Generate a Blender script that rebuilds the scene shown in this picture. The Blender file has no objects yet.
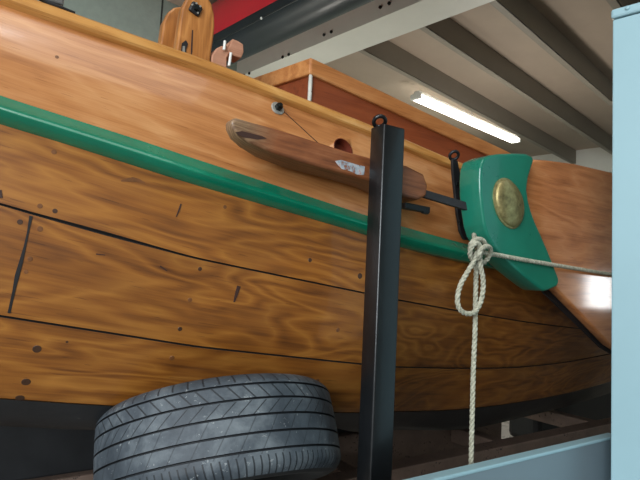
import bpy, bmesh, math, random
from mathutils import Vector, Matrix
from mathutils.bvhtree import BVHTree
random.seed(4)
SC = bpy.context.scene
COL = SC.collection
V = Vector

# ------------------------------------------------------------------ camera
F = 520.0
PITCH, ROLL, PHI = math.radians(4.7), math.radians(2.9), math.radians(34)
CZ = 1.35
CAM = V((0, 0, CZ))
FW = V((math.sin(PHI)*math.cos(PITCH), math.cos(PHI)*math.cos(PITCH), math.sin(PITCH)))
R0 = V((math.cos(PHI), -math.sin(PHI), 0)); U0 = R0.cross(FW)
RT = math.cos(ROLL)*R0 + math.sin(ROLL)*U0
UP = -math.sin(ROLL)*R0 + math.cos(ROLL)*U0
cd = bpy.data.cameras.new('camera'); cam = bpy.data.objects.new('camera', cd); COL.objects.link(cam)
cd.sensor_width = 36; cd.lens = F/640*36; cd.clip_start = .02
M3 = Matrix((RT, UP, -FW)).transposed().to_4x4(); M3.translation = CAM
cam.matrix_world = M3
SC.camera = cam

def ray(px, py): return FW + RT*((px-320)/F) + UP*((240-py)/F)
def onY(px, py, Y):
    d = ray(px, py); return CAM + d*(Y/d.y)
def onZ(px, py, z):
    d = ray(px, py); return CAM + d*((z-CZ)/d.z)
def onPlane(px, py, p, n):
    d = ray(px, py); return CAM + d*((p-CAM).dot(n)/d.dot(n))

# building axes: BU along the purlins, BV into the hall
BA = math.radians(79.5)
BU = V((math.sin(BA), math.cos(BA), 0)); BV = V((-math.cos(BA), math.sin(BA), 0))
def B(u, v, z): return BU*u + BV*v + V((0, 0, z))
def toB(p): return V((p.dot(BU), p.dot(BV), p.z))

# ------------------------------------------------------------------ materials
def srgb(r, g, b):
    f = lambda c: (c/12.92 if c <= .04045 else ((c+.055)/1.055)**2.4)
    return (f(r/255), f(g/255), f(b/255), 1)
class NT:
    def __init__(s, name):
        s.m = bpy.data.materials.new(name); s.m.use_nodes = True
        s.n = s.m.node_tree.nodes; s.l = s.m.node_tree.links
        s.b = s.n['Principled BSDF']
    def node(s, t, **k):
        x = s.n.new(t)
        for a, v in k.items():
            if a.startswith('i_'): x.inputs[a[2:].replace('_', ' ')].default_value = v
            else: setattr(x, a, v)
        return x
    def link(s, a, b): s.l.new(a, b)
    def coord(s, kind='Object', scale=(1, 1, 1), loc=(0, 0, 0), rot=(0, 0, 0)):
        tc = s.node('ShaderNodeTexCoord'); mp = s.node('ShaderNodeMapping')
        mp.inputs['Scale'].default_value = scale; mp.inputs['Location'].default_value = loc; mp.inputs['Rotation'].default_value = rot
        s.link(tc.outputs[kind], mp.inputs['Vector']); return mp.outputs[0]
    def noise(s, vec, scale, detail=4, rough=.55, dist=0):
        x = s.node('ShaderNodeTexNoise'); x.inputs['Scale'].default_value = scale
        x.inputs['Detail'].default_value = detail; x.inputs['Roughness'].default_value = rough
        x.inputs['Distortion'].default_value = dist
        s.link(vec, x.inputs['Vector']); return x.outputs['Fac']
    def ramp(s, fac, stops):
        x = s.node('ShaderNodeValToRGB'); e = x.color_ramp.elements
        e[0].position, e[0].color = stops[0]; e[1].position, e[1].color = stops[-1]
        for p, c in stops[1:-1]:
            q = e.new(p); q.color = c
        s.link(fac, x.inputs['Fac']); return x.outputs['Color']
    def math(s, op, a, b=None, clamp=False):
        x = s.node('ShaderNodeMath', operation=op, use_clamp=clamp)
        for i, v in enumerate((a, b)):
            if v is None: continue
            if isinstance(v, (int, float)): x.inputs[i].default_value = v
            else: s.link(v, x.inputs[i])
        return x.outputs[0]
    def mix(s, fac, a, b, blend='MIX'):
        x = s.node('ShaderNodeMix', data_type='RGBA', blend_type=blend)
        for sock, v in ((x.inputs[0], fac), (x.inputs[6], a), (x.inputs[7], b)):
            if isinstance(v, (int, float)): sock.default_value = v
            elif isinstance(v, tuple): sock.default_value = v
            else: s.link(v, sock)
        return x.outputs[2]
    def bump(s, h, strength=.3, dist=.002):
        x = s.node('ShaderNodeBump'); x.inputs['Strength'].default_value = strength; x.inputs['Distance'].default_value = dist
        s.link(h, x.inputs['Height']); s.link(x.outputs[0], s.b.inputs['Normal'])
    def set(s, color=None, rough=None, metal=None, coat=None, spec=None):
        for key, v in (('Base Color', color), ('Roughness', rough), ('Metallic', metal), ('Coat Weight', coat), ('Specular IOR Level', spec)):
            if v is None: continue
            if isinstance(v, (int, float, tuple)): s.b.inputs[key].default_value = v
            else: s.link(v, s.b.inputs[key])
        if coat is not None: s.b.inputs['Coat Roughness'].default_value = .08
        return s.m

BLK = (0, 0, 0, 1); WHT = (1, 1, 1, 1)
def wood(name, dark, mid, light, coords='UV', sc=(1, 1, 1), rings=10., fig=2.2, rough=.35, coat=.5, blotch=.5, rot=(0, 0, 0), bump=.05):
    t = NT(name)
    v = t.coord(coords, sc, rot=rot)
    def sub(s): 
        mp = t.node('ShaderNodeMapping'); mp.inputs['Scale'].default_value = s; t.link(v, mp.inputs['Vector']); return mp.outputs[0]
    sx = t.node('ShaderNodeSeparateXYZ'); t.link(v, sx.inputs[0])
    low = t.noise(sub((1.3, 5, 5)), 1.6, 3, .5, .3)
    ph = t.math('ADD', t.math('MULTIPLY', sx.outputs[1], rings), t.math('MULTIPLY', low, rings*fig*.35))
    tri = t.math('PINGPONG', t.math('MULTIPLY', ph, 2.), 1.0)
    fine = t.noise(sub((4, 130, 130)), 1.5, 5, .65)
    streak = t.noise(sub((1.2, 30, 30)), 1.3, 5, .6, .4)
    val = t.math('ADD', t.math('MULTIPLY', t.math('POWER', tri, 1.6), .22), t.math('ADD', t.math('MULTIPLY', fine, .38), t.math('MULTIPLY', streak, .52)))
    c = t.ramp(val, [(.28, dark), (.5, mid), (.78, light)])
    bl = t.noise(sub((2.2, 5, 5)), 1.5, 4, .6, .6)
    c = t.mix(t.math('MULTIPLY', t.math('SUBTRACT', bl, .42, True), blotch*2.6, True), c, dark, 'MIX')
    pore = t.noise(sub((14, 300, 300)), 1.2, 2, .5)
    pm = t.math('MULTIPLY', t.math('GREATER_THAN', pore, .68), .35)
    c = t.mix(pm, c, dark, 'MULTIPLY')
    rr = t.math('ADD', t.math('MULTIPLY', t.noise(sub((6, 12, 12)), 2, 4, .6), .25), rough-.1)
    if bump: t.bump(t.math('ADD', fine, streak), bump, .002)
    return t.set(c, rr, 0, coat)

M = {}
M['topside'] = wood('varnished_topside_wood', srgb(146, 88, 46), srgb(184, 122, 70), srgb(206, 150, 98), rings=7, fig=2., rough=.34, coat=.45, blotch=.3)
M['plank'] = wood('varnished_plank_wood', srgb(76, 38, 10), srgb(142, 85, 27), srgb(176, 116, 46), sc=(.62, .62, 1), rings=10, fig=4.2, rough=.48, coat=.2, blotch=.5)
M['cap'] = wood('cap_rail_wood', srgb(160, 98, 40), srgb(200, 142, 74), srgb(222, 170, 102), rings=12, fig=1., rough=.3, coat=.5, blotch=.25)
M['coaming'] = wood('cabin_cap_wood', srgb(140, 80, 36), srgb(184, 120, 66), srgb(205, 145, 88), 'Object', rings=12, fig=1., rough=.4, coat=.3, blotch=.3)
M['mahogany'] = wood('red_brown_cabin_wood', srgb(84, 34, 14), srgb(128, 60, 28), srgb(148, 76, 40), 'Object', rings=6, fig=1., rough=.4, coat=.3, blotch=.3)
M['leeboard'] = wood('leeboard_wood', srgb(140, 80, 42), srgb(188, 120, 70), srgb(206, 142, 92), 'Object', sc=(1, 1, 1), rot=(math.radians(90), 0, math.radians(0)), rings=6, fig=3., rough=.45, coat=.6, blotch=.35)
M['mastwood'] = wood('mast_case_wood', srgb(120, 70, 28), srgb(176, 112, 52), srgb(204, 140, 74), 'Object', rot=(0, math.radians(90), 0), rings=14, fig=2., rough=.4, coat=.3, blotch=.5)
M['pink'] = wood('pale_pinkish_wood', srgb(150, 98, 72), srgb(186, 134, 106), srgb(204, 156, 130), 'Object', rings=12, fig=1., rough=.6, coat=0, blotch=.3)

def chockmat():
    t = NT('worn_chock_wood'); v = t.coord('UV')
    def sub(s, l=(0, 0, 0)):
        mp = t.node('ShaderNodeMapping'); mp.inputs['Scale'].default_value = s; mp.inputs['Location'].default_value = l; t.link(v, mp.inputs['Vector']); return mp.outputs[0]
    st = t.noise(sub((3, 70, 70)), 1.5, 5, .65); bl = t.noise(sub((9, 22, 22)), 1.4, 4, .6)
    c = t.ramp(t.math('ADD', t.math('MULTIPLY', st, .6), t.math('MULTIPLY', bl, .4)), [(.3, srgb(84, 44, 24)), (.52, srgb(134, 78, 44)), (.75, srgb(160, 104, 68))])
    sx = t.node('ShaderNodeSeparateXYZ'); t.link(v, sx.inputs[0])
    wear = t.math('SUBTRACT', 1.0, t.math('DIVIDE', t.math('ADD', sx.outputs[0], t.math('MULTIPLY', bl, -.05)), .085), True)
    g = t.ramp(t.noise(sub((8, 90, 90)), 2, 5, .7), [(.35, srgb(92, 62, 42)), (.65, srgb(158, 128, 96))])
    c = t.mix(t.math('MULTIPLY', wear, 1.15, True), c, g)
    t.bump(st, .3, .003)
    return t.set(c, .5, 0, .15)
M['chock'] = chockmat()

def paint(name, base, chip=None, rough=.3, coat=.4, chipamt=.68, scale=9, metal=0, var=.15, bump=.08):
    t = NT(name); v = t.coord('Object')
    n = t.noise(v, scale, 5, .65); n2 = t.noise(v, scale*6, 5, .7)
    dark = tuple(x*(1-var) for x in base[:3])+(1,); lite = tuple(min(1, x*(1+var)) for x in base[:3])+(1,)
    c = t.ramp(n, [(.3, dark), (.7, lite)])
    if chip:
        k = t.math('GREATER_THAN', t.math('ADD', t.math('MULTIPLY', n2, .7), t.math('MULTIPLY', n, .3)), chipamt)
        c = t.mix(k, c, chip)
    if bump: t.bump(n2, bump, .002)
    return t.set(c, t.math('ADD', t.math('MULTIPLY', n, .2), rough-.1), metal, coat)
M['green'] = paint('glossy_green_paint', srgb(6, 122, 92), None, .24, .6, var=.12, bump=.03)
M['greenhead'] = paint('worn_green_paint', srgb(26, 116, 94), srgb(128, 150, 134), .3, .4, .675, 7, var=.14, bump=.05)
M['ironblack'] = paint('black_painted_iron', srgb(22, 23, 26), srgb(96, 96, 98), .5, .05, .74, 14, var=.3, bump=.3)
M['post'] = paint('black_painted_steel', srgb(17, 19, 21), srgb(140, 148, 154), .34, .15, .72, 7, var=.35, bump=.2)
M['bare'] = paint('bare_dull_steel', srgb(150, 150, 150), srgb(90, 88, 84), .35, 0, .6, 20, metal=.8)
M['bolt'] = paint('dark_bolt_metal', srgb(40, 46, 46), srgb(140, 146, 144), .3, 0, .66, 40, metal=.7)
M['washer'] = paint('galvanised_washer', srgb(168, 166, 158), srgb(110, 105, 98), .4, 0, .6, 60, metal=.5)
M['black'] = paint('black_bottom_paint', srgb(32, 33, 35), srgb(96, 92, 86), .5, .1, .70, 6, var=.35, bump=.3)
M['caulk'] = paint('dark_seam_caulk', srgb(24, 22, 22), srgb(120, 112, 102), .7, 0, .735, 12, var=.3)
M['plug'] = paint('dark_wood_plug', srgb(112, 68, 32), None, .5, .2, scale=60, var=.3)
M['plugdark'] = paint('deep_dark_plug', srgb(66, 40, 22), None, .5, .2, scale=60, var=.3)
M['trailer'] = paint('brown_oxide_steel', srgb(112, 92, 80), srgb(46, 36, 32), .6, 0, .6, 9, var=.25, bump=.3)
M['panel'] = paint('grey_blue_sheet_steel', srgb(112, 128, 136), None, .38, .1, scale=3, var=.05, bump=.02)
M['cabinet'] = paint('pale_blue_sheet_steel', srgb(148, 182, 191), None, .45, .1, scale=3, var=.03, bump=.02)
M['beam'] = paint('light_grey_steel', srgb(206, 206, 198), None, .5, 0, scale=2, var=.05)
M['purlin'] = paint('grey_brown_purlin_paint', srgb(138, 130, 118), None, .6, 0, scale=2, var=.06)
M['deckroof'] = paint('grey_brown_roof_sheet', srgb(168, 152, 136), None, .7, 0, scale=2, var=.06)
M['wall'] = paint('grey_green_wall_panel', srgb(146, 162, 154), None, .7, 0, scale=14, var=.07, bump=.15)
M['wallseam'] = paint('dark_wall_joint', srgb(52, 60, 58), None, .7, 0)
M['floor'] = paint('grey_concrete', srgb(128, 124, 118), srgb(104, 100, 95), .7, 0, .55, 2, var=.15)
M['red'] = paint('red_glossy_cover', srgb(196, 22, 44), None, .35, .3, scale=3, var=.1)
M['navy'] = paint('blue_black_glossy_cover', srgb(15, 22, 29), srgb(44, 58, 68), .42, .12, .66, 3, var=.3, bump=.3)
M['cord'] = paint('dark_cord', srgb(14, 18, 22), None, .5)
M['white'] = paint('white_plastic', srgb(228, 228, 222), None, .5, 0, scale=30, var=.06)
M['seal'] = paint('grey_white_sealant', srgb(198, 196, 186), srgb(96, 84, 70), .6, 0, .62, 30)
M['ply'] = paint('faded_deck_wood', srgb(150, 106, 66), None, .5, .1)
M['scar'] = paint('dark_scar', srgb(58, 32, 22), None, .7)
M['dent'] = paint('dull_dark_red_wood', srgb(98, 40, 22), srgb(60, 22, 14), .5, .1, .6, 30)
def scuff():
    t = NT('chipped_pale_paint'); v = t.coord('Object')
    c = t.ramp(t.noise(v, 45, 5, .7), [(.36, srgb(140, 92, 70)), (.45, srgb(150, 162, 172)), (.56, srgb(182, 188, 192)), (.64, srgb(186, 122, 108))])
    return t.set(c, .6)
M['scuff'] = scuff()
def brass():
    t = NT('tarnished_brass'); v = t.coord('Object')
    n = t.noise(v, 16, 5, .65); n2 = t.noise(v, 70, 4, .7)
    c = t.ramp(t.math('ADD', t.math('MULTIPLY', n, .7), t.math('MULTIPLY', n2, .3)), [(.32, srgb(104, 92, 62)), (.5, srgb(172, 158, 108)), (.7, srgb(212, 202, 156))])
    t.bump(n, .5, .006)
    return t.set(c, .42, .75)
M['brass'] = brass()
def rubber():
    t = NT('worn_tyre_rubber'); v = t.coord('UV')
    sx = t.node('ShaderNodeSeparateXYZ'); t.link(v, sx.inputs[0]); u, w = sx.outputs[0], sx.outputs[1]
    o = t.coord('Object')
    n = t.noise(o, 9, 5, .65, .3); n2 = t.noise(o, 70, 5, .7)
    # slanted cuts on the upper ribs and straight sipes at the shoulders
    def lines(period, slope, width, lo, hi):
        ph = t.math('FRACT', t.math('DIVIDE', t.math('ADD', u, t.math('MULTIPLY', w, slope)), period))
        d = t.math('ABSOLUTE', t.math('SUBTRACT', ph, .5))
        m = t.math('LESS_THAN', d, width/period/2)
        r = t.math('MULTIPLY', t.math('GREATER_THAN', w, lo), t.math('LESS_THAN', w, hi))
        return t.math('MULTIPLY', m, r)
    cut = lines(.034, .9, .0045, .045, .082)
    cut = t.math('MAXIMUM', cut, lines(.034, -1.1, .003, .012, .043))
    cut = t.math('MAXIMUM', cut, lines(.017, .15, .0035, -.116, -.072))
    cut = t.math('MAXIMUM', cut, lines(.034, .2, .004, .086, .13))
    cut = t.math('MAXIMUM', cut, t.math('MULTIPLY', lines(.05, -.6, .003, -.07, .01), .5))
    c = t.ramp(n, [(.3, srgb(46, 53, 60)), (.5, srgb(68, 76, 83)), (.72, srgb(108, 116, 121))])
    dust = t.math('MULTIPLY', t.math('GREATER_THAN', n2, .645), .5)
    c = t.mix(dust, c, srgb(160, 165, 166))
    c = t.mix(t.math('MULTIPLY', cut, .8), c, srgb(18, 21, 25))
    # pale dust caught along one lip of each cut
    t.bump(t.math('ADD', t.math('SUBTRACT', 1.0, cut), t.math('MULTIPLY', n2, .25)), .7, .004)
    return t.set(c, .58, 0, 0, .4)
M['rubber'] = rubber()
M['groove'] = paint('dusty_dark_groove', srgb(22, 26, 31), srgb(120, 126, 130), .7, 0, .70, 12, var=.3)
M['sidewall'] = paint('dull_black_sidewall', srgb(32, 35, 38), None, .6, 0, scale=20)
def ropemat():
    t = NT('pale_grey_rope_fibre'); v = t.coord('Object')
    c = t.ramp(t.noise(v, 120, 4, .7), [(.3, srgb(128, 126, 108)), (.55, srgb(178, 176, 156)), (.75, srgb(206, 204, 188))])
    t.bump(t.noise(v, 500, 3, .6), .4, .001)
    return t.set(c, .8)
M['rope'] = ropemat()
def emit(name, col, s):
    t = NT(name); t.b.inputs['Emission Color'].default_value = col; t.b.inputs['Emission Strength'].default_value = s
    t.b.inputs['Base Color'].default_value = (.9, .9, .88, 1); return t.m
M['lamp'] = emit('lit_diffuser', (1, .95, .84, 1), 9)

# ------------------------------------------------------------------ objects
def link(name, bm, mats, parent=None, smooth=False, autos=None):
    me = bpy.data.meshes.new(name)
    bmesh.ops.recalc_face_normals(bm, faces=bm.faces)
    bm.to_mesh(me); bm.free()
    for m in (mats if isinstance(mats, list) else [mats]): me.materials.append(m)
    o = bpy.data.objects.new(name, me); COL.objects.link(o)
    if smooth:
        for p in me.polygons: p.use_smooth = True
        if autos: me.set_sharp_from_angle(angle=math.radians(autos))
        for p in me.polygons:
            if len(p.vertices) > 7: p.use_smooth = False
    if parent:
        o.parent = parent; o.matrix_parent_inverse = Matrix.Translation(-parent.location)
    return o
def empty(name, loc, label, cat, group=None):
    o = bpy.data.objects.new(name, None); COL.objects.link(o); o.location = loc; o.empty_display_size = .1
    o['label'] = label; o['category'] = cat
    if group: o['group'] = group
    return o
def bev(bm, w, seg=2, ang=30):
    if w:
        es = [e for e in bm.edges if len(e.link_faces) == 2 and e.calc_face_angle(0) > math.radians(ang)]
        bmesh.ops.bevel(bm, geom=es, offset=w, segments=seg, profile=.5, affect='EDGES', clamp_overlap=True)
def boxbm(c, ax, ay, az, sx, sy, sz, bm=None, bevel=0):
    own = bm is None
    bm = bm or bmesh.new()
    vs = [bm.verts.new(c + ax*(x*sx/2) + ay*(y*sy/2) + az*(z*sz/2)) for x in (-1, 1) for y in (-1, 1) for z in (-1, 1)]
    for q in ((0, 1, 3, 2), (4, 6, 7, 5), (0, 4, 5, 1), (2, 3, 7, 6), (0, 2, 6, 4), (1, 5, 7, 3)): bm.faces.new([vs[i] for i in q])
    if own: bmesh.ops.recalc_face_normals(bm, faces=bm.faces); bev(bm, bevel)
    return bm
EX, EY, EZ = V((1, 0, 0)), V((0, 1, 0)), V((0, 0, 1))
def aabox(x0, x1, y0, y1, z0, z1, bevel=0, bm=None):
    return boxbm(V(((x0+x1)/2, (y0+y1)/2, (z0+z1)/2)), EX, EY, EZ, x1-x0, y1-y0, z1-z0, bm, bevel)
def prism(pts, off, bevel=0, seg=2, ang=30):
    bm = bmesh.new()
    a = [bm.verts.new(p) for p in pts]; b = [bm.verts.new(p+off) for p in pts]
    bm.faces.new(a); bm.faces.new(b[::-1]); n = len(pts)
    for i in range(n): bm.faces.new((a[i], b[i], b[(i+1) % n], a[(i+1) % n]))
    bmesh.ops.recalc_face_normals(bm, faces=bm.faces); bev(bm, bevel, seg, ang)
    return bm
def catmull(pts, n=8, closed=False):
    out = []; N = len(pts)
    for i in range(N if closed else N-1):
        if closed: p0, p1, p2, p3 = pts[(i-1) % N], pts[i], pts[(i+1) % N], pts[(i+2) % N]
        else: p0, p1, p2, p3 = pts[max(i-1, 0)], pts[i], pts[i+1], pts[min(i+2, N-1)]
        for k in range(n):
            t = k/n
            out.append(.5*((2*p1)+(p2-p0)*t+(2*p0-5*p1+4*p2-p3)*t*t+(3*p1-p0-3*p2+p3)*t**3))
    if not closed: out.append(pts[-1])
    return out
def frames(pts, closed=False):
    n = len(pts); T = []
    for i in range(n):
        a = pts[(i-1) % n] if closed else pts[max(i-1, 0)]; b = pts[(i+1) % n] if closed else pts[min(i+1, n-1)]
        T.append((b-a).normalized())
    N = T[0].orthogonal().normalized(); out = []
    for t in T:
        N = (N - t*N.dot(t)).normalized(); out.append((t, N, t.cross(N)))
    return out
def tube(pts, r, sides=10, closed=False, bm=None, cap=True):
    bm = bm or bmesh.new(); fr = frames(pts, closed); rings = []
    for i, p in enumerate(pts):
        rr = r[i] if isinstance(r, (list, tuple)) else r
        _, n, b = fr[i]
        rings.append([bm.verts.new(p+(n*math.cos(2*math.pi*k/sides)+b*math.sin(2*math.pi*k/sides))*rr) for k in range(sides)])
    m = len(rings)
    for i in range(m if closed else m-1):
        a, c = rings[i], rings[(i+1) % m]
        for k in range(sides): bm.faces.new((a[k], a[(k+1) % sides], c[(k+1) % sides], c[k]))
    if cap and not closed: bm.faces.new(rings[0][::-1]); bm.faces.new(rings[-1])
    return bm
def resample(pts, step):
    L = [0]
    for a, b in zip(pts, pts[1:]): L.append(L[-1]+(b-a).length)
    n = max(2, int(L[-1]/step)); out = []; j = 0
    for i in range(n+1):
        s = L[-1]*i/n
        while j < len(L)-2 and L[j+1] < s: j += 1
        t = (s-L[j])/max(1e-9, L[j+1]-L[j]); out.append(pts[j].lerp(pts[j+1], min(1, max(0, t))))
    return out
def laid(pts, r, bm=None, pitch=None, closed=False):
    """three strand laid rope along a path"""
    bm = bm or bmesh.new(); pitch = pitch or r*6.2
    if closed: pts = pts+[pts[0]]
    pts = resample(pts, r*.62); fr = frames(pts)
    turns = len(pts)*r*.62/pitch
    if closed: turns = round(turns)
    for s in range(3):
        path = []
        for i, p in enumerate(pts):
            a = 2*math.pi*(s/3+turns*i/(len(pts)-1)); _, n, b = fr[i]
            path.append(p+(n*math.cos(a)+b*math.sin(a))*r*.5)
        tube(path, r*.56, 7, False, bm)
    return bm
def disc(c, nrm, r, h, sides=24, bm=None, dome=0, bevel=.0):
    """short cylinder with its back on c, growing along nrm"""
    bm = bm or bmesh.new(); nrm = nrm.normalized(); a = nrm.orthogonal().normalized(); b = nrm.cross(a)
    prof = [(r, 0), (r, h*.7), (r*.9, h)]
    if dome: prof = [(r, 0), (r, h)]+[(r*math.cos(t*math.pi/2), h+dome*math.sin(t*math.pi/2)) for t in (.12, .25, .4, .55, .7, .85)]
    rings = [[bm.verts.new(c+nrm*z+(a*math.cos(2*math.pi*k/sides)+b*math.sin(2*math.pi*k/sides))*q) for k in range(sides)] for q, z in prof]
    for x, y in zip(rings, rings[1:]):
        for k in range(sides): bm.faces.new((x[k], x[(k+1) % sides], y[(k+1) % sides], y[k]))
    bm.faces.new(rings[0][::-1]); bm.faces.new(rings[-1]); return bm
def torus(c, nrm, R, r, n=32, m=10, bm=None, stretch=None):
    nrm = nrm.normalized(); a = nrm.orthogonal().normalized(); b = nrm.cross(a)
    return tube([c+(a*math.cos(2*math.pi*k/n)+b*math.sin(2*math.pi*k/n))*R for k in range(n)], r, m, True, bm)

# ================================================================== the boat
D = 1.1
def plan(X): return D + .05*(X-1.0)**2 if X < 2.2 else D+.072+.12*(X-2.2)
def hermite(xs, ys, x):
    n = len(xs)
    if x <= xs[0]: return ys[0]+(ys[1]-ys[0])/(xs[1]-xs[0])*(x-xs[0])
    if x >= xs[-1]: return ys[-1]+(ys[-1]-ys[-2])/(xs[-1]-xs[-2])*(x-xs[-1])
    i = max(k for k in range(n-1) if xs[k] <= x)
    def sl(k):
        if k == 0: return (ys[1]-ys[0])/(xs[1]-xs[0])
        if k == n-1: return (ys[-1]-ys[-2])/(xs[-1]-xs[-2])
        return (ys[k+1]-ys[k-1])/(xs[k+1]-xs[k-1])
    h = xs[i+1]-xs[i]; t = (x-xs[i])/h
    return (2*t**3-3*t*t+1)*ys[i]+(t**3-2*t*t+t)*h*sl(i)+(-2*t**3+3*t*t)*ys[i+1]+(t**3-t*t)*h*sl(i+1)
ROWPX = {
 'sheer': ([-160, -60, 0, 140, 200, 300, 370, 405, 449, 520, 620, 700], [-54, -19, 3, 51, 71, 109, 136, 150, 168, 191, 217, 232], .05),
 'railt': ([-160, -60, 0, 137, 200, 255, 367, 403, 469, 540, 620, 700], [40, 75, 96, 140, 161, 179, 216, 227, 245, 262, 278, 290], .0),
 'railb': ([-160, -60, 0, 50, 180, 200, 367, 402, 480, 540, 620, 700], [72, 105, 125, 140, 181, 187, 236, 248, 266, 280, 296, 308], .0),
 'seam1': ([-160, -60, 0, 31, 180, 200, 364, 398, 520, 611, 700], [162, 188, 204, 213, 254, 259, 293, 300, 321, 332, 340], -.005),
 'seam2': ([-160, -60, 0, 180, 200, 361, 398, 500, 560, 610, 700], [290, 307, 316, 344, 347, 364, 367, 368, 363, 354, 338], .04),
 'bottom': ([-160, -60, 0, 128, 335, 395, 467, 550, 610, 700], [388, 395, 399, 407, 413, 412, 409, 397, 382, 352], .125),
 'black': ([-160, -60, 0, 88, 108, 150, 200, 300, 348, 400, 467, 524, 595, 700], [418, 423, 426, 430, 429, 418, 415, 417, 431, 430, 429, 417, 398, 362], .23),
}
AFT = {'seam1': .085, 'seam2': .16, 'bottom': .225, 'black': .235}
def aft(X, k):
    """the bilge tucks under more and more towards the stern"""
    t = min(1, max(0, (X-.85)/.8)); c = AFT.get(k, 0)
    return c*(t*t*(3-2*t)+.10*max(0, X-1.65))
XS = [-.5+4.7*i/149 for i in range(150)]
ROW = {}
for k, (pxs, pys, off) in ROWPX.items():
    P = []
    for i in range(-16, 71):
        px = i*10; d = ray(px, hermite(pxs, pys, px)); Y = .8
        while Y < 3 and Y < plan(d.x*Y/d.y)+off+aft(d.x*Y/d.y, k): Y += .0005
        if Y < 2.6: P.append((d.x*Y/d.y, CZ+d.z*Y/d.y))
    xs = [p[0] for p in P]; zs = [p[1] for p in P]
    def at(X):
        if X <= xs[0]: j = 0; return zs[0]+(zs[4]-zs[0])/(xs[4]-xs[0])*(X-xs[0])
        if X >= xs[-1]: return zs[-1]+(zs[-1]-zs[-5])/(xs[-1]-xs[-5])*(X-xs[-1])
        for j in range(len(xs)-1):
            if xs[j+1] >= X: return zs[j]+(zs[j+1]-zs[j])*(X-xs[j])/(xs[j+1]-xs[j])
    ROW[k] = [V((X, plan(X)+off+aft(X, k), at(X))) for X in XS]
YC = 2.05                                   # centreline of the boat
def mir(p): return V((p.x, 2*YC-p.y, p.z))

boat = empty('sailing_boat', (1.2, YC, .55), 'varnished wooden sailing boat with a bright green rub rail, standing on the trailer', 'boat')

def loftmesh(name, lines, mats, matidx=None, uvrows=None, ushift=None, both=False, flip=False, smooth=True, autos=50, parent=boat):
    """lines: list over rows of list over stations"""
    bm = bmesh.new(); uv = bm.loops.layers.uv.new('UVMap')
    for side in ((0, 1) if both else (0,)):
        g = [[bm.verts.new(mir(p) if side else p) for p in ln] for ln in lines]
        # u = length along X, v = running girth at mid station
        mid = len(lines[0])//3; vv = [0]
        for a, b in zip(lines, lines[1:]): vv.append(vv[-1]+(b[mid]-a[mid]).length)
        for r in range(len(lines)-1):
            for s in range(len(lines[0])-1):
                f = bm.faces.new((g[r][s], g[r][s+1], g[r+1][s+1], g[r+1][s]))
                if matidx: f.material_index = matidx[r]
                us = (ushift[r] if ushift else 0)
                for lp, (rr, ss) in zip(f.loops, ((r, s), (r, s+1), (r+1, s+1), (r+1, s))):
                    lp[uv].uv = (lines[rr][ss].x*1.05+us, vv[rr]+us*1.37)
    return link(name, bm, mats, parent, smooth, autos)

# lower planking: strakes with V seams between them
def crspline(P, t):
    n = len(P)-1; i = min(int(t), n-1); f = t-i
    p0, p1, p2, p3 = P[max(i-1, 0)], P[i], P[i+1], P[min(i+2, n)]
    return .5*((2*p1)+(p2-p0)*f+(2*p0-5*p1+4*p2-p3)*f*f+(3*p1-p0-3*p2+p3)*f**3)
rows = ['railt', 'seam1', 'seam2', 'bottom', 'black']
def sect(s, t, names=rows): return crspline([ROW[n][s] for n in names], t)
lines = []; midx = []; ush = []
def hull_lines(t0, t1, n, shift, first, last):
    g = .0022
    for k in range(n+1):
        t = t0+(t1-t0)*k/n
        ln = []
        for s in range(len(XS)):
            p = sect(s, t)
            dz = V((0, 0, 0))
            if k == 0 and first: dz = V((0, .0, -g*SEAMW(XS[s], t0)))
            if k == n and last: dz = V((0, 0, g*SEAMW(XS[s], t1)))
            ln.append(p+dz)
        lines.append(ln); ush.append(shift); midx.append(0)
def SEAMW(X, t):
    w = 1.0
    if abs(t-1) < .01: w = 1.0+.8*math.exp(-((X-.22)/.12)**2)
    return w
for i, (a, b, sh) in enumerate(((0, 1, 0), (1, 2, 3.3), (2, 3, 7.9))):
    hull_lines(a, b, 10, sh, i > 0, True)
    midx[-1] = 1
    if i < 2:
        # bottom of the seam groove
        lines.append([sect(s, b)+V((0, .006, 0)) for s in range(len(XS))]); midx.append(1); ush.append(sh)
planking = loftmesh('hull_planking', lines, [M['plank'], M['caulk']], midx, None, ush, both=True, autos=40)
# topside strake, slightly convex
top = []
for k in range(9):
    t = k/8
    top.append([ROW['sheer'][s].lerp(ROW['railt'][s], t)+V((0, -.012*math.sin(math.pi*t), 0)) for s in range(len(XS))])
topside = loftmesh('topside_strake', top, M['topside'], both=True)
# black bottom, down to the keel
bot = [[p for p in ROW['bottom']]]
for k in range(1, 4): bot.append([sect(s, 3+k/3) for s in range(len(XS))])
keel = [V((X, YC, ROW['black'][i].z-.01)) for i, X in enumerate(XS)]
for k in range(1, 7): bot.append([ROW['black'][s].lerp(keel[s], k/6)+V((0, 0, .0*math.sin(math.pi*k/6))) for s in range(len(XS))])
bottom = loftmesh('black_bottom', bot, M['black'], both=True)
bottom['label'] = 'black painted bottom below the varnished planks'
link('keel', aabox(-.5, 2.7, YC-.035, YC+.035, CZ-.735+.03, .90, .008), M['black'], boat)  # keel, added to cover the lit floor so the gap stays dark
# deck
link_deck = loftmesh('deck', [[p+V((0, .005, -.012)) for p in ROW['sheer']], [V((p.x, YC, p.z+.04)) for p in ROW['sheer']], [mir(p)+V((0, -.005, -.012)) for p in ROW['sheer']]], M['ply'], autos=30)

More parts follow.
